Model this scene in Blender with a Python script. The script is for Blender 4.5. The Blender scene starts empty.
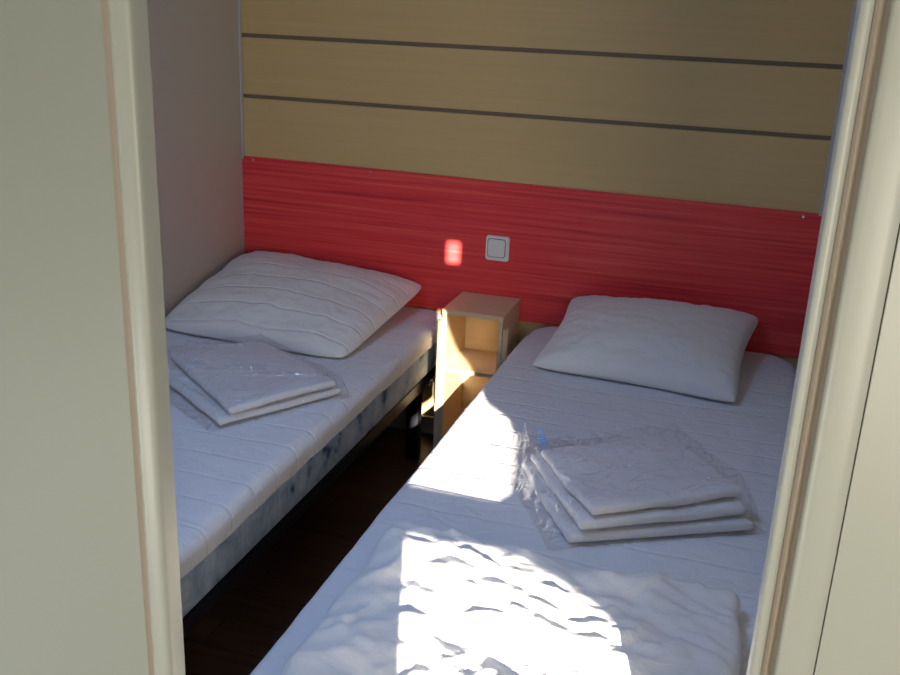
import bpy, bmesh, math, random
from mathutils import Vector, Matrix, noise
random.seed(4)
S = bpy.context.scene
COL = S.collection

# ---------------------------------------------------------------- camera
yaw, pitch, roll, F = 0.2986, 0.3268, 0.0420, 969.2
fw = Vector((-math.sin(yaw)*math.cos(pitch), math.cos(yaw)*math.cos(pitch), -math.sin(pitch)))
rt = Vector((math.cos(yaw), math.sin(yaw), 0))
up = rt.cross(fw)
r2 = rt*math.cos(roll) + up*math.sin(roll)
u2 = -rt*math.sin(roll) + up*math.cos(roll)
cam = bpy.data.objects.new('camera', bpy.data.cameras.new('camera'))
cam.data.sensor_width = 36; cam.data.lens = F/900*36; cam.data.clip_start = 0.02
M = Matrix((r2, u2, -fw)).transposed().to_4x4()
M.translation = (1.8362, -3.2426, 1.5462)
cam.matrix_world = M
COL.objects.link(cam); S.camera = cam

# ---------------------------------------------------------------- light, exposure
S.view_settings.view_transform = 'Standard'; S.view_settings.look = 'None'
S.view_settings.gamma = 1; S.view_settings.use_curve_mapping = False
S.view_settings.exposure = 0.16
S.cycles.max_bounces = 10; S.cycles.diffuse_bounces = 6; S.cycles.transparent_max_bounces = 16
S.cycles.use_denoising = True
W = bpy.data.worlds.new('sky'); S.world = W; W.use_nodes = True
W.node_tree.nodes['Background'].inputs[0].default_value = (.55, .7, 1, 1)
W.node_tree.nodes['Background'].inputs[1].default_value = 1.0
SUN_AZ, SUN_EL = math.radians(19.0), math.radians(18.3)
sd = Vector((-math.sin(SUN_AZ)*math.cos(SUN_EL), math.cos(SUN_AZ)*math.cos(SUN_EL), -math.sin(SUN_EL)))
L = bpy.data.lights.new('sun', 'SUN'); L.energy = 27.0; L.angle = math.radians(.35); L.color = (1, .88, .72)
sun = bpy.data.objects.new('sun', L); COL.objects.link(sun)
sun.rotation_euler = sd.to_track_quat('-Z', 'Y').to_euler(); sun.location = (4, -8, 5)
def area(name, loc, sx, sy, power, color, rot=(math.pi/2, 0, 0)):
    l = bpy.data.lights.new(name, 'AREA'); l.shape = 'RECTANGLE'; l.size = sx; l.size_y = sy; l.energy = power; l.color = color
    o = bpy.data.objects.new(name, l); o.location = loc; o.rotation_euler = rot; COL.objects.link(o)
area('added_fill_left', (.3, -3.86, .30), 1.3, .45, 21, (1, 1, .95))  # added fill light, kept low to brighten the bottom of the partition
area('added_fill_roof', (.9, -1.85, 2.19), .30, .40, 9, (.28, .50, 1), (0, 0, 0))  # added blue fill under the ceiling; no rooflight is built there
area('added_fill_warm', (2.3, -3.84, 1.05), .4, .8, 15.5, (1, .88, .68))  # added warm fill to lift the middle of the back wall
area('added_fill_right', (3.0, -3.86, 1.25), 1.1, .9, 4, (.95, .97, 1))  # added fill light on the right of the unseen corridor

# ---------------------------------------------------------------- materials
def mat(name, color, rough=.6, spec=.3, build=None):
    m = bpy.data.materials.new(name); m.use_nodes = True
    nt = m.node_tree; b = nt.nodes['Principled BSDF']
    b.inputs['Base Color'].default_value = (*color, 1); b.inputs['Roughness'].default_value = rough
    b.inputs['Specular IOR Level'].default_value = spec
    if build: build(nt, b)
    return m
def N(nt, kind, **kw):
    n = nt.nodes.new(kind)
    for k, v in kw.items():
        if k in n.inputs: n.inputs[k].default_value = v
        else: setattr(n, k, v)
    return n
def coord(nt, scale=(1, 1, 1)):
    t = N(nt, 'ShaderNodeTexCoord'); mp = N(nt, 'ShaderNodeMapping'); mp.inputs['Scale'].default_value = scale
    nt.links.new(t.outputs['Object'], mp.inputs[0]); return mp.outputs[0]
def ramp(nt, fac, stops):
    r = N(nt, 'ShaderNodeValToRGB'); e = r.color_ramp.elements
    while len(e) > 1: e.remove(e[-1])
    e[0].position = stops[0][0]; e[0].color = (*stops[0][1], 1)
    for p, c in stops[1:]:
        k = e.new(p); k.color = (*c, 1)
    nt.links.new(fac, r.inputs[0]); return r.outputs[0]
def bump(nt, b, fac, strength, dist=.002):
    n = N(nt, 'ShaderNodeBump'); n.inputs['Strength'].default_value = strength; n.inputs['Distance'].default_value = dist
    nt.links.new(fac, n.inputs['Height']); nt.links.new(n.outputs[0], b.inputs['Normal']); return n
def wood(stops, scale, detail=4, rough=.45, spec=.35):
    def f(nt, b):
        n = N(nt, 'ShaderNodeTexNoise', Scale=1.0, Detail=detail, Roughness=.6)
        nt.links.new(coord(nt, scale), n.inputs['Vector'])
        nt.links.new(ramp(nt, n.outputs[0], stops), b.inputs['Base Color'])
    return mat('wood', (.5, .4, .2), rough, spec, f)
m_pale = wood([(.25, (.60, .435, .185)), (.75, (.66, .485, .225))], (1.2, 30, 60))
m_stand = wood([(.3, (.66, .50, .30)), (.7, (.74, .58, .36))], (2, 12, 40))
m_red = wood([(.25, (.46, .022, .032)), (.45, (.80, .052, .060)), (.6, (.86, .085, .078)), (.78, (.90, .20, .10))], (1.3, 3, 85), 5, .38, .35)
def floor_nodes(nt, b):
    c = coord(nt)
    br = N(nt, 'ShaderNodeTexBrick', Scale=1.0); br.inputs['Brick Width'].default_value = 1.1; br.inputs['Row Height'].default_value = .12
    br.inputs['Mortar Size'].default_value = .0015; br.offset = .4
    br.inputs['Color1'].default_value = (.070, .040, .029, 1); br.inputs['Color2'].default_value = (.095, .054, .039, 1); br.inputs['Mortar'].default_value = (.012, .006, .004, 1)
    nt.links.new(c, br.inputs['Vector'])
    n = N(nt, 'ShaderNodeTexNoise', Scale=1.0, Detail=5.0); nt.links.new(coord(nt, (4, 60, 1)), n.inputs['Vector'])
    mx = N(nt, 'ShaderNodeMix', data_type='RGBA', blend_type='MULTIPLY'); mx.inputs[0].default_value = .7
    nt.links.new(br.outputs[0], mx.inputs[6]); nt.links.new(ramp(nt, n.outputs[0], [(.3, (.5, .5, .5)), (.7, (1.3, 1.3, 1.3))]), mx.inputs[7])
    nt.links.new(mx.outputs[2], b.inputs['Base Color'])
m_floor = mat('dark_wood_laminate', (.05, .02, .01), .4, .35, floor_nodes)
def paint_nodes(nt, b):
    n = N(nt, 'ShaderNodeTexNoise', Scale=140.0, Detail=3.0); nt.links.new(coord(nt), n.inputs['Vector'])
    bump(nt, b, n.outputs[0], .12, .001)
m_wall = mat('beige_wall_panel', (.54, .48, .39), .42, .4, paint_nodes)
m_front = mat('grey_beige_wall_panel', (.305, .325, .29), .45, .2, paint_nodes)
m_trim = mat('cream_plastic_trim', (.385, .405, .365), .35, .4)
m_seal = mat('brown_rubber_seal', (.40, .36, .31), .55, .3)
m_grey = mat('pale_grey_corner_trim', (.5, .5, .48), .4, .4)
m_ceil = mat('white_ceiling', (.75, .74, .72), .7)
m_outer = mat('corridor_wall', (.7, .67, .6), .7)
def cloth_nodes(seam=None, amount=.5, depth=.5):
    def f(nt, b):
        c = coord(nt)
        n = N(nt, 'ShaderNodeTexNoise', Scale=11.0, Detail=6.0, Distortion=1.2); n.inputs['Roughness'].default_value = .55; nt.links.new(c, n.inputs['Vector'])
        n2 = N(nt, 'ShaderNodeTexNoise', Scale=700.0, Detail=1.0); nt.links.new(c, n2.inputs['Vector'])
        a = N(nt, 'ShaderNodeMath', operation='MULTIPLY_ADD'); a.inputs[1].default_value = .08
        nt.links.new(n2.outputs[0], a.inputs[0]); nt.links.new(n.outputs[0], a.inputs[2])
        h = a.outputs[0]
        if seam:
            axis, period = seam
            d = N(nt, 'ShaderNodeTexNoise', Scale=3.0); nt.links.new(c, d.inputs['Vector'])
            sx = N(nt, 'ShaderNodeSeparateXYZ'); nt.links.new(c, sx.inputs[0])
            ad = N(nt, 'ShaderNodeMath', operation='MULTIPLY_ADD'); ad.inputs[1].default_value = .03
            nt.links.new(d.outputs[0], ad.inputs[0]); nt.links.new(sx.outputs[axis], ad.inputs[2])
            pp = N(nt, 'ShaderNodeMath', operation='PINGPONG'); pp.inputs[1].default_value = period/2
            nt.links.new(ad.outputs[0], pp.inputs[0])
            mr = N(nt, 'ShaderNodeMapRange', interpolation_type='SMOOTHSTEP'); mr.inputs['From Min'].default_value = 0; mr.inputs['From Max'].default_value = .009
            mr.inputs['To Min'].default_value = -depth; mr.inputs['To Max'].default_value = 0
            nt.links.new(pp.outputs[0], mr.inputs[0])
            s = N(nt, 'ShaderNodeMath', operation='ADD'); nt.links.new(h, s.inputs[0]); nt.links.new(mr.outputs[0], s.inputs[1])
            h = s.outputs[0]
        bump(nt, b, h, amount, .010)
        b.inputs['Sheen Weight'].default_value = .15
    return f
m_sheet_left = mat('white_quilted_cotton', (.80, .79, .80), .85, .15, cloth_nodes((1, .105), .8, .2))
m_sheet = mat('white_quilted_sheet', (.80, .80, .82), .85, .15, cloth_nodes((1, .095), .8, .24))
m_pillow_q = mat('white_quilted_pillow_cotton', (.82, .79, .75), .85, .15, cloth_nodes((1, .088), .5, .6))
m_pillow = mat('white_plain_pillow_cotton', (.82, .80, .77), .85, .15, cloth_nodes(None, .35))
m_quilt = mat('white_quilt_cotton', (.82, .81, .79), .85, .15, cloth_nodes(None, .6))
m_linen = mat('white_folded_linen', (.80, .79, .80), .8, .2, cloth_nodes(None, .55))
def tick_nodes(nt, b):
    c = coord(nt, (1, 1, 1))
    n = N(nt, 'ShaderNodeTexNoise', Scale=14.0, Detail=4.0, Distortion=.4); nt.links.new(c, n.inputs['Vector'])
    nt.links.new(ramp(nt, n.outputs[0], [(.33, (.06, .09, .20)), (.40, (.29, .38, .52)), (.55, (.42, .50, .63)), (.68, (.54, .60, .68))]), b.inputs['Base Color'])
    n2 = N(nt, 'ShaderNodeTexNoise', Scale=60.0, Detail=2.0); nt.links.new(coord(nt, (1, 1, .25)), n2.inputs['Vector']); bump(nt, b, n2.outputs[0], .5, .006)
m_tick = mat('blue_floral_ticking', (.4, .45, .55), .8, .2, tick_nodes)
m_steel = mat('black_painted_steel', (.012, .012, .018), .4, .4)
m_chrome = mat('bright_metal', (.7, .7, .7), .25, .5); m_chrome.node_tree.nodes['Principled BSDF'].inputs['Metallic'].default_value = 1
m_slat = wood([(.3, (.42, .28, .14)), (.7, (.55, .38, .2))], (3, 60, 20))
m_switch = mat('white_switch_plastic', (.82, .81, .77), .35, .4)
m_gap = mat('dark_grey_gap', (.10, .12, .13), .6)
m_blue = mat('light_blue_print', (.40, .68, 1.0), .4, .3)
m_added_blind = mat('milky_added_blind', (.7, .72, .75), .6)
def film():
    m = bpy.data.materials.new('clear_plastic_film'); m.use_nodes = True; nt = m.node_tree
    nt.nodes.remove(nt.nodes['Principled BSDF']); out = nt.nodes['Material Output']
    t = N(nt, 'ShaderNodeBsdfTransparent'); t.inputs[0].default_value = (1, 1, 1, 1)
    g = N(nt, 'ShaderNodeBsdfGlossy'); g.inputs['Roughness'].default_value = .10
    fr = N(nt, 'ShaderNodeLayerWeight', Blend=.5)
    n = N(nt, 'ShaderNodeTexNoise', Scale=11.0, Detail=3.0, Distortion=1.0); nt.links.new(coord(nt), n.inputs['Vector'])
    bp = N(nt, 'ShaderNodeBump'); bp.inputs['Strength'].default_value = .55; bp.inputs['Distance'].default_value = .012
    sb = N(nt, 'ShaderNodeMath', operation='SUBTRACT'); sb.inputs[1].default_value = .5; nt.links.new(n.outputs[0], sb.inputs[0])
    ab = N(nt, 'ShaderNodeMath', operation='ABSOLUTE'); nt.links.new(sb.outputs[0], ab.inputs[0])
    cr = N(nt, 'ShaderNodeMapRange', interpolation_type='SMOOTHSTEP'); cr.inputs['From Max'].default_value = .07; cr.inputs['To Min'].default_value = 1; cr.inputs['To Max'].default_value = 0
    nt.links.new(ab.outputs[0], cr.inputs[0]); nt.links.new(cr.outputs[0], bp.inputs['Height'])
    nt.links.new(bp.outputs[0], g.inputs['Normal']); nt.links.new(bp.outputs[0], fr.inputs['Normal'])
    mx = N(nt, 'ShaderNodeMixShader'); pw = N(nt, 'ShaderNodeMath', operation='POWER'); pw.inputs[1].default_value = 3.0; nt.links.new(fr.outputs['Facing'], pw.inputs[0])
    fm = N(nt, 'ShaderNodeMath', operation='MULTIPLY_ADD'); fm.inputs[1].default_value = .30; fm.inputs[2].default_value = .07; nt.links.new(pw.outputs[0], fm.inputs[0]); nt.links.new(fm.outputs[0], mx.inputs[0]); nt.links.new(t.outputs[0], mx.inputs[1]); nt.links.new(g.outputs[0], mx.inputs[2])
    nt.links.new(mx.outputs[0], out.inputs[0]); return m
m_film = film()

# ---------------------------------------------------------------- helpers
def obj(name, bm, m, parent=None, smooth=False, sharp=50):
    bmesh.ops.recalc_face_normals(bm, faces=bm.faces[:])
    me = bpy.data.meshes.new(name); bm.to_mesh(me); bm.free(); me.materials.append(m)
    if smooth:
        for p in me.polygons: p.use_smooth = True
        if sharp: me.set_sharp_from_angle(angle=math.radians(sharp))
    o = bpy.data.objects.new(name, me); COL.objects.link(o)
    if parent: o.parent = parent
    return o
def empty(name, label, cat, group=None, loc=(0, 0, 0)):
    o = bpy.data.objects.new(name, None); o.empty_display_size = .05; COL.objects.link(o); o.location = loc
    return tag(o, label, cat, group)
def tag(o, label, cat, group=None):
    o['label'] = label; o['category'] = cat
    if group: o['group'] = group
    return o
def struct(o): o['kind'] = 'structure'; return o
def box(bm, x0, x1, y0, y1, z0, z1, bev=0):
    v = bmesh.ops.create_cube(bm, size=1)['verts']
    for q in v: q.co = Vector(((x0+x1)/2+q.co.x*(x1-x0), (y0+y1)/2+q.co.y*(y1-y0), (z0+z1)/2+q.co.z*(z1-z0)))
    if bev:
        es = list({e for q in v for e in q.link_edges}); bmesh.ops.bevel(bm, geom=es, offset=bev, segments=2, affect='EDGES', profile=.6)
    return bm
def B(*a, bev=0): return box(bmesh.new(), *a, bev=bev)
def rel(bm, p):                                     # world-built mesh under an Empty at p
    bmesh.ops.translate(bm, verts=bm.verts, vec=-Vector(p)); return bm
def prism(pts, z0, z1):                             # x-y profile run up a height
    bm = bmesh.new(); a = [bm.verts.new((x, y, z0)) for x, y in pts]; b = [bm.verts.new((x, y, z1)) for x, y in pts]
    n = len(pts)
    for i in range(n): bm.faces.new((a[i], a[(i+1) % n], b[(i+1) % n], b[i]))
    bm.faces.new(a[::-1]); bm.faces.new(b); return bm
def cyl(bm, p, q, r, n=16):
    p, q = Vector(p), Vector(q); d = q-p
    m = Matrix.Translation((p+q)/2) @ d.to_track_quat('Z', 'Y').to_matrix().to_4x4()
    bmesh.ops.create_cone(bm, cap_ends=True, segments=n, radius1=r, radius2=r, depth=d.length, matrix=m); return bm
def axis(a, b, r, step):
    n = max(2, int(round((b-a-2*r)/step)))
    s = [a, a+r*.12, a+r*.3, a+r*.6]
    s += [a+r+(b-a-2*r)*i/n for i in range(n+1)]
    return s+[b-r*.6, b-r*.3, b-r*.12, b]
def slab(x0, x1, y0, y1, z0, z1, r, step, zstep=None, disp=None, bottom=True):
    """rounded slab with a fine grid on every face"""
    X, Y, Z = axis(x0, x1, r, step), axis(y0, y1, r, step), axis(z0, z1, r, zstep or step)
    bm = bmesh.new()
    def face(U, Vv, f):
        g = [[bm.verts.new(f(u, v)) for v in Vv] for u in U]
        for i in range(len(U)-1):
            for j in range(len(Vv)-1): bm.faces.new((g[i][j], g[i+1][j], g[i+1][j+1], g[i][j+1]))
    face(X, Y, lambda u, v: (u, v, z1))
    if bottom: face(X, Y, lambda u, v: (u, v, z0))
    for x in (x0, x1): face(Y, Z, lambda u, v: (x, u, v))
    for y in (y0, y1): face(X, Z, lambda u, v: (u, y, v))
    bmesh.ops.remove_doubles(bm, verts=bm.verts, dist=1e-6)
    for v in bm.verts:
        p = v.co
        zc = min(max(p.z, z0+r), z1-r) if bottom else min(p.z, z1-r)
        c = Vector((min(max(p.x, x0+r), x1-r), min(max(p.y, y0+r), y1-r), zc))
        d = p-c
        if d.length > 1e-9: v.co = c+d.normalized()*r if sum(abs(t) > 1e-9 for t in d) > 1 else p
    if disp:
        new = [disp(v.co.copy()) for v in bm.verts]
        for v, q in zip(bm.verts, new): v.co = q
    return bm
def fbm(x, y, z=0, oct=4):
    s, a, t = 0, 1, 0
    for k in range(oct):
        s += a*noise.noise(Vector((x*2**k, y*2**k, z+7.3*k))); t += a; a *= .5
    return s/t
def ridge(x, y, z=0, oct=3):
    s, a, t = 0, 1, 0
    for k in range(oct):
        s += a*(1-abs(noise.noise(Vector((x*2**k, y*2**k, z+3.1*k))))*2); t += a; a *= .5
    return s/t
def sstep(a, b, x):
    t = min(1, max(0, (x-a)/(b-a))); return t*t*(3-2*t)
def bil(q, u, v):
    a, b, c, d = q
    return [a[i]*(1-u)*(1-v)+b[i]*u*(1-v)+c[i]*u*v+d[i]*(1-u)*v for i in range(len(a))]

# ---------------------------------------------------------------- the setting
RW = 2.052
FY0, FY1 = -2.35, -2.318                            # thin partition with the doorway
struct(obj('floor', B(-1.2, 4.6, -4.0, .06, -.05, 0), m_floor))
struct(obj('ceiling', B(-1.2, 4.6, -4.0, .06, 2.2, 2.26), m_ceil))
# back wall: one panelled wall of wide boards parted by recessed grooves
bm = bmesh.new(); gw = .0145
cuts = [0, 1.2147-.0, 1.4271, 1.6395, 1.852, 2.0645]
zs = [(-.0, cuts[1]-gw/2)]+[(cuts[i]+gw/2, cuts[i+1]-gw/2) for i in range(1, 5)]+[(cuts[5]+gw/2, 2.2)]
for a, b in zs: box(bm, -.03, RW+.03, 0, .03, a, b, bev=.0012)
wb = struct(obj('wall_back', bm, m_pale))
m_groove = mat('brown_groove', (.22, .165, .11), .6)
struct(obj('trim_5', B(-.03, RW+.03, .008, .05, 0, 2.2), m_groove)).name = 'trim_5'
struct(obj('wall_left', B(-.04, 0, FY0, .03, 0, 2.2), m_wall))
struct(obj('wall_right', B(RW, RW+.04, FY0, .03, 0, 2.2), m_wall))
struct(obj('trim_3', B(0, .008, -.012, 0, .985, 2.2, bev=.002), m_grey))
struct(obj('trim_4', B(RW-.014, RW, -.014, 0, .975, 2.2, bev=.002), m_grey))
struct(obj('baseboard_back', B(0, RW, -.012, 0, 0, .07, bev=.002), m_grey))
# partition: two panels and the piece over the doorway
DL, DR = 1.2025, 1.897
bm = bmesh.new(); box(bm, -1.2, 1.1625, FY0+.012, FY1, 0, 2.2); box(bm, DR+.0606, 4.6, FY0+.012, FY1, 0, 2.2); box(bm, 1.1625, DR+.0606, FY0+.012, FY1, 2.03, 2.2)
struct(obj('wall_front', bm, m_front))
def arc(cx, cy, r, a0, a1, n=8): return [(cx+r*math.cos(math.radians(a0+(a1-a0)*i/n)), cy+r*math.sin(math.radians(a0+(a1-a0)*i/n))) for i in range(n+1)]
yw = FY0+.012
# left architrave: soft swelling on the wall, ridge, flat return into the doorway
pts = [(1.1745, yw+.008), (1.1745, yw-.003)]+[(1.1815-.007*math.cos(math.radians(t)), yw-.003-.007*math.sin(math.radians(t))) for t in range(15, 121, 15)]
pts += [(1.190, yw-.0092), (1.196, yw-.0088), (1.200, yw-.0070), (1.2018, yw-.0045), (DL, yw-.001), (DL, FY1+.003), (1.163, FY1+.003), (1.163, yw+.008)]
struct(obj('trim_1', prism(pts, 0, 2.03), m_trim, smooth=True))
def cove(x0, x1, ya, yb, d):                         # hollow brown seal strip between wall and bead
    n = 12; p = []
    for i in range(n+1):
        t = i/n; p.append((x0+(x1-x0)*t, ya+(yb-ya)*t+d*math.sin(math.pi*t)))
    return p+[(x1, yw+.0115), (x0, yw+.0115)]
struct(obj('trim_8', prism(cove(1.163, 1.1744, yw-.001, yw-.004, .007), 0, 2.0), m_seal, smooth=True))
# right architrave: bead, brown seal in a hollow, wide flat, thin seam, flat panel
pts = [(DR, FY1+.003), (DR, yw-.006)]+arc(DR+.0058, yw-.008, .0058, 180, 345, 14)
pts += [(DR+.0118, yw+.0118), (DR+.0235, yw+.0118), (DR+.0235, yw-.005), (DR+.0245, yw-.009), (DR+.027, yw-.0115), (DR+.032, yw-.0125), (DR+.050, yw-.0125), (DR+.0590, yw-.0120), (DR+.0603, yw-.011), (DR+.0605, yw), (DR+.0605, FY1+.003)]
struct(obj('trim_2', prism(pts, 0, 2.03), m_trim, smooth=True))
struct(obj('trim_9', prism(cove(DR+.0119, DR+.0234, yw-.007, yw-.006, .0135), 0, 2.0), m_seal, smooth=True))
struct(obj('trim_6', B(DR+.0614, DR+.5, yw-.0115, yw+.001, 0, 2.1, bev=.001), m_trim))
struct(obj('trim_7', B(1.165, DR+.0615, yw-.014, FY1+.006, 1.985, 2.03, bev=.002), m_trim))
# unseen corridor shell, with an added opening cut to cast the sun patches
OY = -3.9
WX0, WX1, WZ0, WZ1 = 2.035, 2.46, .9, 1.86
VX0, VX1, VZ0, VZ1 = 2.158, 2.206, 2.045, 2.122  # small added hole that throws the sun spot on the red panel
bm = bmesh.new()
for a in [(-1.2, WX0, 0, 2.2), (WX1, 4.6, 0, 2.2), (WX0, WX1, 0, WZ0), (WX0, WX1, WZ1, VZ0), (WX0, WX1, VZ1, 2.2), (WX0, VX0, VZ0, VZ1), (VX1, WX1, VZ0, VZ1)]:
    box(bm, a[0], a[1], OY-.012, OY, a[2], a[3])
struct(obj('wall_outer', bm, m_outer))
struct(obj('wall_corridor_left', B(-1.26, -1.2, -4.0, .06, 0, 2.2), m_outer))
struct(obj('wall_corridor_right', B(4.6, 4.66, -4.0, .06, 0, 2.2), m_outer))
added_win = struct(obj('added_window_1', B(WX0-.004, WX1+.004, OY-.016, OY+.004, 1.355, 1.400, bev=.002), m_trim))  # added unseen bar whose shadow parts the two sun patches
def sun_mask(edge, xo, side):                         # added unseen screen, free edge traced to give the sun patches their outline
    def ex(z):
        for (a, xa), (b, xb) in zip(edge, edge[1:]):
            if a <= z <= b+1e-6: return xa+(xb-xa)*(z-a)/(b-a)
    bm = bmesh.new(); n = 60; rows = []; z0, z1 = edge[0][0], edge[-1][0]
    for j in range(n+1):
        z = z0+(z1-z0)*j/n
        rows.append([bm.verts.new((ex(z)+(xo-ex(z))*i/24, OY+.03+.008*math.sin(i*1.6), z)) for i in range(25)])
    for j in range(n):
        for i in range(24): bm.faces.new((rows[j][i], rows[j][i+1], rows[j+1][i+1], rows[j+1][i]))
    cu = obj('sun_mask', bm, m_outer, added_win, smooth=True)
    sm = cu.modifiers.new('thickness', 'SOLIDIFY'); sm.thickness = .003
sun_mask([(.86, 2.428), (1.29, 2.428), (1.32, 2.344), (1.341, 2.243), (1.353, 2.12), (1.395, 2.28), (1.50, 2.325), (1.545, 2.315), (1.578, 2.25), (1.65, 2.245), (1.72, 2.185), (1.80, 2.148), (1.88, 2.127)], 2.56, 1)
sun_mask([(.86, 2.03), (1.43, 2.033), (1.50, 2.118), (1.88, 2.123)], 1.95, -1)
for k, (x0, x1, z0, z1) in enumerate([(-.4, 1.0, .05, .6), (2.58, 3.62, .75, 1.75)]):  # added unseen frames and blinds behind the left and right fill lights
    bm = bmesh.new()
    for a in [(x0, x1, z0, z0+.05), (x0, x1, z1-.05, z1), (x0, x0+.05, z0+.05, z1-.05), (x1-.05, x1, z0+.05, z1-.05)]: box(bm, a[0], a[1], OY, OY+.02, a[2], a[3])
    w = struct(obj('added_window_%d' % (k+2), bm, m_trim)); obj('added_blind', B(x0+.05, x1-.05, OY+.001, OY+.006, z0+.05, z1-.05), m_added_blind, w)

# ---------------------------------------------------------------- red headboard panel
P = (RW/2, -.006, .512)
hb = empty('headboard_panel', 'long red wood-grain panel across the back wall above both beds', 'headboard', loc=P)
bm = B(.001, RW-.001, -.011, -.0005, .500, .985, bev=.0015)
for v in bm.verts:
    if v.co.z > .9: v.co.z += .012-.012*v.co.x/RW*1.4     # hung a little off level
obj('panel', rel(bm, P), m_red, hb)
for x in (.049, .519, 1.003, 1.993):
    zz = .986-.009*x
    bm = cyl(bmesh.new(), (x, -.0135, zz), (x, -.0105, zz), .0042, 14); obj('screw', rel(bm, P), m_chrome, hb)

# ---------------------------------------------------------------- light switch
P = (1.004, -.011, .756)
sw = empty('light_switch', 'square white light switch on the red panel above the nightstand', 'light switch', loc=P)
def rsq(c, w, h, y0, y1, r, bev=.002):
    pts = []
    for sx, sz, a in [(1, 1, 0), (-1, 1, 90), (-1, -1, 180), (1, -1, 270)]:
        pts += arc(c[0]+sx*(w/2-r), c[1]+sz*(h/2-r), r, a, a+90, 5)
    bm = prism(pts, 0, 1)
    for v in bm.verts: x, z, t = v.co; v.co = (x, y0+(y1-y0)*t, z)
    if bev:
        es = [e for e in bm.edges if all(abs(v.co.y-y1) < 1e-6 for v in e.verts)]
        bmesh.ops.bevel(bm, geom=es, offset=bev, segments=2, affect='EDGES')
    return bm
obj('cover_plate', rel(rsq((1.004, .756), .084, .088, -.011, -.0195, .008), P), m_switch, sw)
obj('gap', rel(rsq((1.001, .757), .0655, .0665, -.0193, -.0205, .010, 0), P), m_gap, sw)
obj('rocker', rel(rsq((1.001, .757), .0605, .0615, -.0195, -.0235, .008, .0015), P), m_switch, sw)

# ---------------------------------------------------------------- nightstand
P = (.99, -.13, 0)
ns = empty('nightstand', 'small pale wood nightstand with open shelves between the two beds', 'nightstand', loc=P)
yb, yf = -.0135, -.25
def nsp(name, *a, bev=.0012): return obj(name, rel(B(*a, bev=bev), P), m_stand, ns)
nsp('top_panel', .884, 1.099, yf-.003, yb, .567, .583)
nsp('side_panel', .886, .901, yf, yb, .002, .567); nsp('side_panel', 1.082, 1.097, yf, yb, .002, .567)
nsp('front_stile', .868, .885, yf+.002, yf+.03, .0, .538); nsp('front_stile', 1.098, 1.115, yf+.002, yf+.03, .0, .538)
nsp('shelf', .901, 1.082, yf+.002, yb-.008, .358, .373)
nsp('bottom_panel', .901, 1.082, yf+.002, yb-.008, .06, .075)
nsp('back_panel', .901, 1.082, yb-.008, yb, .03, .567)

# ---------------------------------------------------------------- beds
def bed_frame(name, x0, x1, label):
    P = ((x0+x1)/2, -1.07, 0)
    t = empty(name, label, 'bed frame', 'metal bed frames', P)
    y0, y1 = -2.08, -.05; zt = .328
    for x in (x0+.02, x1-.045): obj('side_rail', rel(B(x, x+.025, y0, y1, zt-.05, zt-.008, bev=.003), P), m_steel, t)
    for y in (y0, y1-.03, -1.06): obj('cross_rail', rel(B(x0+.045, x1-.045, y, y+.03, zt-.05, zt-.010, bev=.003), P), m_steel, t)
    for x in (x0+.035, x1-.085):
        for y in (-.24, -1.9):
            obj('leg', rel(B(x, x+.045, y, y+.045, 0, zt-.05, bev=.004), P), m_steel, t)
    for k in range(13):
        y = y0+.08+k*.15
        obj('slat', rel(B(x0+.03, x1-.03, y, y+.06, zt-.008, zt, bev=.002), P), m_slat, t)
    bm = bmesh.new(); box(bm, x1-.018, x1-.012, -.20, -.13, zt-.055, zt-.03, bev=.002); cyl(bm, (x1-.02, -.165, zt-.043), (x1-.006, -.165, zt-.043), .008)
    obj('bracket', rel(bm, P), m_chrome, t)
    return t
bed_frame('bed_frame', .02, .845, 'black metal bed frame with wooden slats under the left bed')
bed_frame('bed_frame', 1.19, 2.035, 'black metal bed frame with wooden slats under the right bed')

def mattress(x0, x1, label, m_top, skirt_z, seed, topz, pleats=False):
    P = ((x0+x1)/2, -1.05, .33)
    y0, y1 = -2.12, -.0125
    t = empty('mattress', label, 'mattress', 'bed mattresses', P)
    obj('core', rel(slab(x0+.008, x1-.008, y0+.008, y1-.008, .33, topz-.035, .022, .05, .03), P), m_tick, t, smooth=True)
    def d(p):
        top = sstep(topz-.07, topz-.005, p.z)
        w = fbm(p.x*3, p.y*2.2, seed)*.006+ridge(p.x*4+2*fbm(p.x, p.y, 5), p.y*7, seed+3)*.0035-.002
        q = p.copy(); q.z += top*w
        q.z += top*sstep(-1.25, -1.5, p.y)*.004*ridge(p.x*9+p.y*1.5, p.y*2, seed+20, 2) if pleats else 0
        side = 1-sstep(topz-.03, topz, p.z)
        if p.x < x0+.02: q.x += side*(.004*fbm(p.y*26, p.z*6, seed)+.003)*-1
        if p.x > x1-.02: q.x += side*(.004*fbm(p.y*26, p.z*6, seed+1)+.003)
        if p.z < skirt_z+.012: q.z += .010*fbm(p.y*6, p.x*6, seed+9)
        head = sstep(-.22, -.03, p.y)                        # head end slumps a little at the corners
        q.z -= head*.02*top*(1-sstep(0, .09, min(p.x-x0, x1-p.x)))
        return q
    obj('fitted_sheet', rel(slab(x0, x1, y0, y1, skirt_z, topz, .028, .022, .02, d, bottom=False), P), m_top, t, smooth=True)
mattress(.006, .848, 'left bed mattress, white quilted cover slipping off its blue floral side', m_sheet_left, .445, 2.0, .506)
mattress(1.150, 2.044, 'right bed mattress under a smooth white quilted sheet', m_sheet, .415, 8.0, .506, True)

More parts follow.
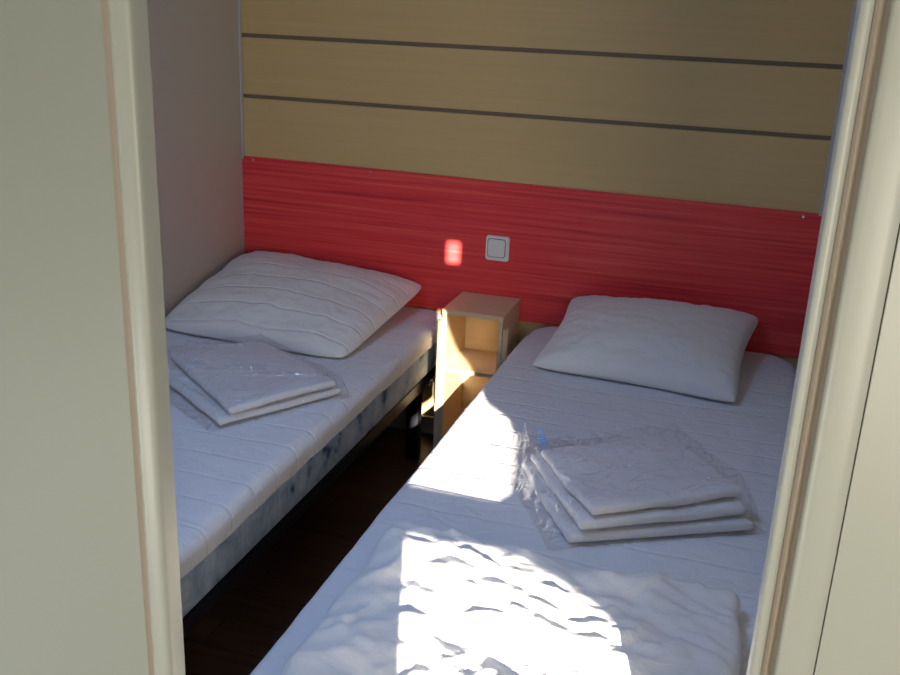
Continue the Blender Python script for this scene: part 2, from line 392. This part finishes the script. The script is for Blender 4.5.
# ---------------------------------------------------------------- pillows
def pillow(name, corners, thick, floor_z, m, label, seed, pinch=.05, n=72, sag=0):
    """corners: near-left, near-right, far-right, far-left in the room"""
    c = [Vector(q) for q in corners]
    P = sum(c, Vector())/4; P.z = min(q.z for q in c)
    nrm = (c[1]-c[0]).cross(c[3]-c[0]).normalized()
    bm = bmesh.new()
    def pt(u, v, s):
        uu, vv = u*2-1, v*2-1
        k = 1-.055*(abs(uu)*abs(vv))**6; u, v = .5+uu*k/2, .5+vv*k/2   # blunt corners
        pu = pinch*(1-vv*vv)*uu; pv = pinch*(1-uu*uu)*vv            # edges bow in between the corners
        q = Vector(bil(c, u-pu*.5, v-pv*.5))
        e = max(0, (1-abs(uu)**2.4))**.5*max(0, (1-abs(vv)**2.4))**.5
        w = fbm(u*2.5, v*2.5, seed)*.018+ridge(u*4+fbm(u*2, v*2, seed)*2, v*4, seed+5, 2)*.006
        edge = (1-e)*e*4
        w += edge*.008*fbm(u*14, v*14, seed+2)
        if s > 0: q += nrm*(thick*e*(1+.12*fbm(u*2, v*2, seed+1)) + w*min(1, e*3) + .0015)
        else: q -= nrm*(thick*.55*e + .0015)
        q.z -= sag*e*0
        lo = floor_z
        if q.z < lo: q.z = lo+.0005*(s > 0)
        return q
    top = [[bm.verts.new(pt(i/n, j/n, 1)) for j in range(n+1)] for i in range(n+1)]
    bot = [[bm.verts.new(pt(i/n, j/n, -1)) for j in range(n+1)] for i in range(n+1)]
    for i in range(n):
        for j in range(n):
            bm.faces.new((top[i][j], top[i+1][j], top[i+1][j+1], top[i][j+1]))
            bm.faces.new((bot[i][j], bot[i][j+1], bot[i+1][j+1], bot[i+1][j]))
    for k in range(n):
        for a, b in (((k, 0), (k+1, 0)), ((k, n), (k+1, n)), ((0, k), (0, k+1)), ((n, k), (n, k+1))):
            bm.faces.new((top[a[0]][a[1]], top[b[0]][b[1]], bot[b[0]][b[1]], bot[a[0]][a[1]]))
    o = obj(name, rel(bm, P), m, None, smooth=True); o.location = P
    return tag(o, label, 'pillow')
pillow('pillow', [(.022, -.655, .520), (.718, -.69, .520), (.762, -.045, .600), (.024, -.04, .634)], .085, .511, m_pillow_q,
       'large white quilted pillow on the left bed against the beige wall', 1.0, .02)
pillow('pillow', [(1.243, -.510, .520), (1.880, -.580, .522), (1.922, -.04, .632), (1.272, -.045, .614)], .088, .511, m_pillow,
       'plain white pillow on the right bed, propped against the red panel', 6.0, .10)

# ---------------------------------------------------------------- folded linen in clear bags
def qslab(quad, z0, th, seed, amp=.0015, n=44, lift=None):
    """folded cloth: quad in x, y with rounded fold edges, near edge first"""
    bm = slab(0, 1, 0, 1, 0, 1, .08, 1/n, .2)
    lx = (Vector(quad[1])-Vector(quad[0])).length; ly = (Vector(quad[3])-Vector(quad[0])).length
    r = th*.5
    def prof(t, l):                                  # spend the rounded border on th/2 of real size
        if t < .08: return t/.08*r/l
        if t > .92: return 1-(1-t)/.08*r/l
        return r/l+(t-.08)/.84*(1-2*r/l)
    for v in bm.verts:
        u, w, h = v.co
        hz = .5*h/.08 if h < .08 else (1-.5*(1-h)/.08 if h > .92 else .5)
        p = bil(quad, prof(u, lx), prof(w, ly))
        d = fbm(p[0]*5, p[1]*5, seed)*amp*1.6+fbm(p[0]*22, p[1]*22, seed+3)*amp*.3
        z = z0+hz*th+d*hz
        wob = fbm(p[0]*6, p[1]*6, seed+6)*.016
        v.co = (p[0]+wob, p[1]+wob*.6, z+(lift(p[0], p[1]) if lift else 0))
    return bm
def drape(x, y): return max(0, fbm(x*6, y*6, 40)*.014+.005+ridge(x*7+fbm(x*4, y*4, 2), y*4, 50, 2)*.003)
def folded(quad, z0, th, seed, label, group, lift=None):
    k = max(0, (z0-.514)/.04)
    lift = lambda x, y: drape(x, y)*min(1, k)+.0
    P = (sum(q[0] for q in quad)/4, sum(q[1] for q in quad)/4, z0)
    o = obj('folded_sheet', rel(qslab(quad, z0, th, seed, lift=lift), P), m_linen, None, smooth=True); o.location = P
    return tag(o, label, 'folded sheet', group)
def inner(quads, x, y):
    """signed distance inside a convex counter-clockwise quad"""
    d = 9
    for i in range(4):
        a, b = quads[i], quads[(i+1) % 4]
        ex_, ey = b[0]-a[0], b[1]-a[1]; l = math.hypot(ex_, ey)
        d = min(d, (ex_*(y-a[1])-ey*(x-a[0]))/l)
    return d
def bag(quad, stacks, base, seed, label, crumple, creases=(), n=210):
    P = (sum(q[0] for q in quad)/4, sum(q[1] for q in quad)/4, base)
    bm = bmesh.new()
    def top(u, v):
        x, y = bil(quad, u, v)
        h = .0
        for q, zt in stacks: h = max(h, (zt-base+.004+max(0, drape(x, y))+.001)*sstep(-.022, .001, inner(q, x, y)))
        e = min(u, 1-u, v, 1-v)
        fl = crumple*(ridge(x*15+1.5*fbm(x*6, y*6, seed), y*15, seed, 3)*.6+.3)
        loose = 1-sstep(-.02, .02, max(inner(q, x, y) for q, _ in stacks))
        z = base+.0012+h+sstep(0, .05, e)*(max(0, fl)*(.16+.84*loose)+.001)
        for x0, y0, x1, y1, hh, ww in creases:        # pulled-up creases in the film
            dx, dy = x1-x0, y1-y0; l2 = dx*dx+dy*dy
            t = min(1, max(0, ((x-x0)*dx+(y-y0)*dy)/l2))
            d = math.hypot(x-x0-dx*t, y-y0-dy*t+.014*fbm(x*22, y*22, seed))
            z += hh*.85*(1+math.cos(math.pi*min(1, d/ww)))*(.9+.5*fbm(x*30, y*30, seed+8))*min(1, e*20)
        wob = fbm(x*8, y*8, seed+4)*.01
        return (x+wob, y-wob, z)
    T = [[bm.verts.new(top(i/n, j/n)) for j in range(n+1)] for i in range(n+1)]
    Bt = [[bm.verts.new((T[i][j].co.x, T[i][j].co.y, base+.0004)) for j in range(n+1)] for i in range(n+1)]
    for i in range(n):
        for j in range(n):
            bm.faces.new((T[i][j], T[i+1][j], T[i+1][j+1], T[i][j+1])); bm.faces.new((Bt[i][j], Bt[i][j+1], Bt[i+1][j+1], Bt[i+1][j]))
    for k in range(n):
        for a, b in (((k, 0), (k+1, 0)), ((k, n), (k+1, n)), ((0, k), (0, k+1)), ((n, k), (n, k+1))):
            bm.faces.new((T[a[0]][a[1]], T[b[0]][b[1]], Bt[b[0]][b[1]], Bt[a[0]][a[1]]))
    o = empty('plastic_bag', label, 'plastic bag', 'bags of linen', P)
    f = obj('film', rel(bm, P), m_film, o, smooth=True)
    return o, P, top
# quads run near, right, far, left so that edge 0-1 faces the doorway
ZB = .514
Ra = [(1.566, -1.495), (1.930, -1.290), (1.745, -1.02), (1.385, -1.185)]
Rb = [(1.590, -1.482), (1.918, -1.275), (1.735, -1.01), (1.410, -1.19)]
Rc = [(1.608, -1.462), (1.905, -1.245), (1.728, -1.00), (1.436, -1.215)]
folded(Ra, ZB, .021, 1, 'lowest white folded sheet in the bag on the right bed', 'folded sheets on the right bed')
folded(Rb, ZB+.0225, .0205, 2, 'middle white folded sheet in the bag on the right bed', 'folded sheets on the right bed')
folded(Rc, ZB+.0445, .020, 3, 'topmost white folded sheet in the bag on the right bed', 'folded sheets on the right bed')
rb, RP, rtop = bag([(1.535, -1.525), (1.955, -1.285), (1.715, -.93), (1.285, -1.075)], [(Ra, ZB+.021), (Rb, ZB+.044), (Rc, ZB+.066)], .511, 11,
     'crinkled clear plastic bag with a blue print, on the right bed', .042,
    [(1.35, -1.07, 1.43, -1.25, .016, .012), (1.39, -1.16, 1.46, -1.36, .014, .011), (1.45, -1.33, 1.56, -1.50, .014, .012), (1.38, -1.10, 1.42, -1.40, .012, .010),
     (1.47, -1.175, 1.53, -1.185, .010, .011), (1.545, -1.12, 1.578, -1.185, .012, .010), (1.42, -1.14, 1.60, -1.10, .007, .010)])
La = [(.618, -1.255), (.815, -.93), (.440, -.715), (.245, -.99)]
Lb = [(.640, -1.235), (.812, -.940), (.448, -.720), (.275, -.945)]
folded(La, ZB, .020, 4, 'lower white folded sheet in the bag on the left bed', 'folded sheets on the left bed')
folded(Lb, ZB+.0235, .021, 5, 'upper white folded sheet in the bag on the left bed', 'folded sheets on the left bed')
bag([(.610, -1.285), (.845, -.925), (.437, -.695), (.17, -1.01)], [(La, ZB+.021), (Lb, ZB+.0455)], .511, 21,
     'shiny clear plastic bag of folded linen on the left bed', .024,
    [(.27, -1.08, .44, -1.03, .012, .011), (.40, -1.075, .62, -1.01, .013, .012), (.60, -1.04, .78, -.96, .006, .010), (.31, -.90, .45, -.84, .010, .010), (.63, -1.27, .70, -1.30, .014, .012), (.30, -1.05, .60, -1.24, .008, .009)])
# blue print on the film of the right bag
bm = bmesh.new()
for k in range(4):
    x, y = 1.412+k*.010, -1.075-k*.027
    r = .0085+.0014*k
    for a in range(10):
        t0, t1 = 2*math.pi*a/10, 2*math.pi*(a+1)/10
        quad = [(x+rr*math.cos(t), y+rr*1.4*math.sin(t)) for rr, t in ((r, t0), (r, t1), (r*.3, t1), (r*.3, t0))]
        lo = [bm.verts.new((px, py, ZB+.052)) for px, py in quad]; hi = [bm.verts.new((px, py, ZB+.053)) for px, py in quad]
        bm.faces.new(lo); bm.faces.new(hi)
        for i in range(4): bm.faces.new((lo[i], lo[(i+1) % 4], hi[(i+1) % 4], hi[i]))
bp = obj('blue_print', rel(bm, RP), m_blue, rb); bp['label'] = 'light blue printed mark'

# ---------------------------------------------------------------- quilt folded at the foot of the right bed
def qd(p):
    q = p.copy()
    u = (p.x-1.225)/.69
    y = p.y
    # far edge is not straight
    far = sstep(-1.95, -1.62, y)
    q.y += far*(-.04*math.exp(-((u-.62)/.14)**2)+.01*u+.002+.010*fbm(p.x*9, 0, 3))
    q.x += .012*fbm(p.y*7, 2, 4)*(1 if u > .9 or u < .1 else 0)
    top = sstep(.512, .545, p.z)
    w = fbm(p.x*4, p.y*3, 12)*.022
    w += ridge(p.x*9+2*fbm(p.x*5, p.y*5, 3), p.y*12-p.x*5, 71, 1)*.009
    w += ridge(p.x*4.5+1.5*fbm(p.x*3, p.y*3, 3), p.y*9+p.x*4, 31, 2)*.015
    w += ridge(p.x*6+2*fbm(p.x*4, p.y*4, 8), p.y*20+p.x*9, 44, 1)*.009
    w += fbm(p.x*16, p.y*22, 17)*.0025
    q.z += top*(w-.010)*sstep(0, .08, min(u, 1-u)+.03)
    return q
o = obj('quilt', rel(slab(1.225, 1.915, -2.16, -1.61, .512, .556, .022, .0085, .012, qd), (1.57, -1.88, .512)), m_quilt, None, smooth=True)
o.location = (1.57, -1.88, .512); tag(o, 'rumpled white quilt folded across the foot of the right bed', 'quilt')
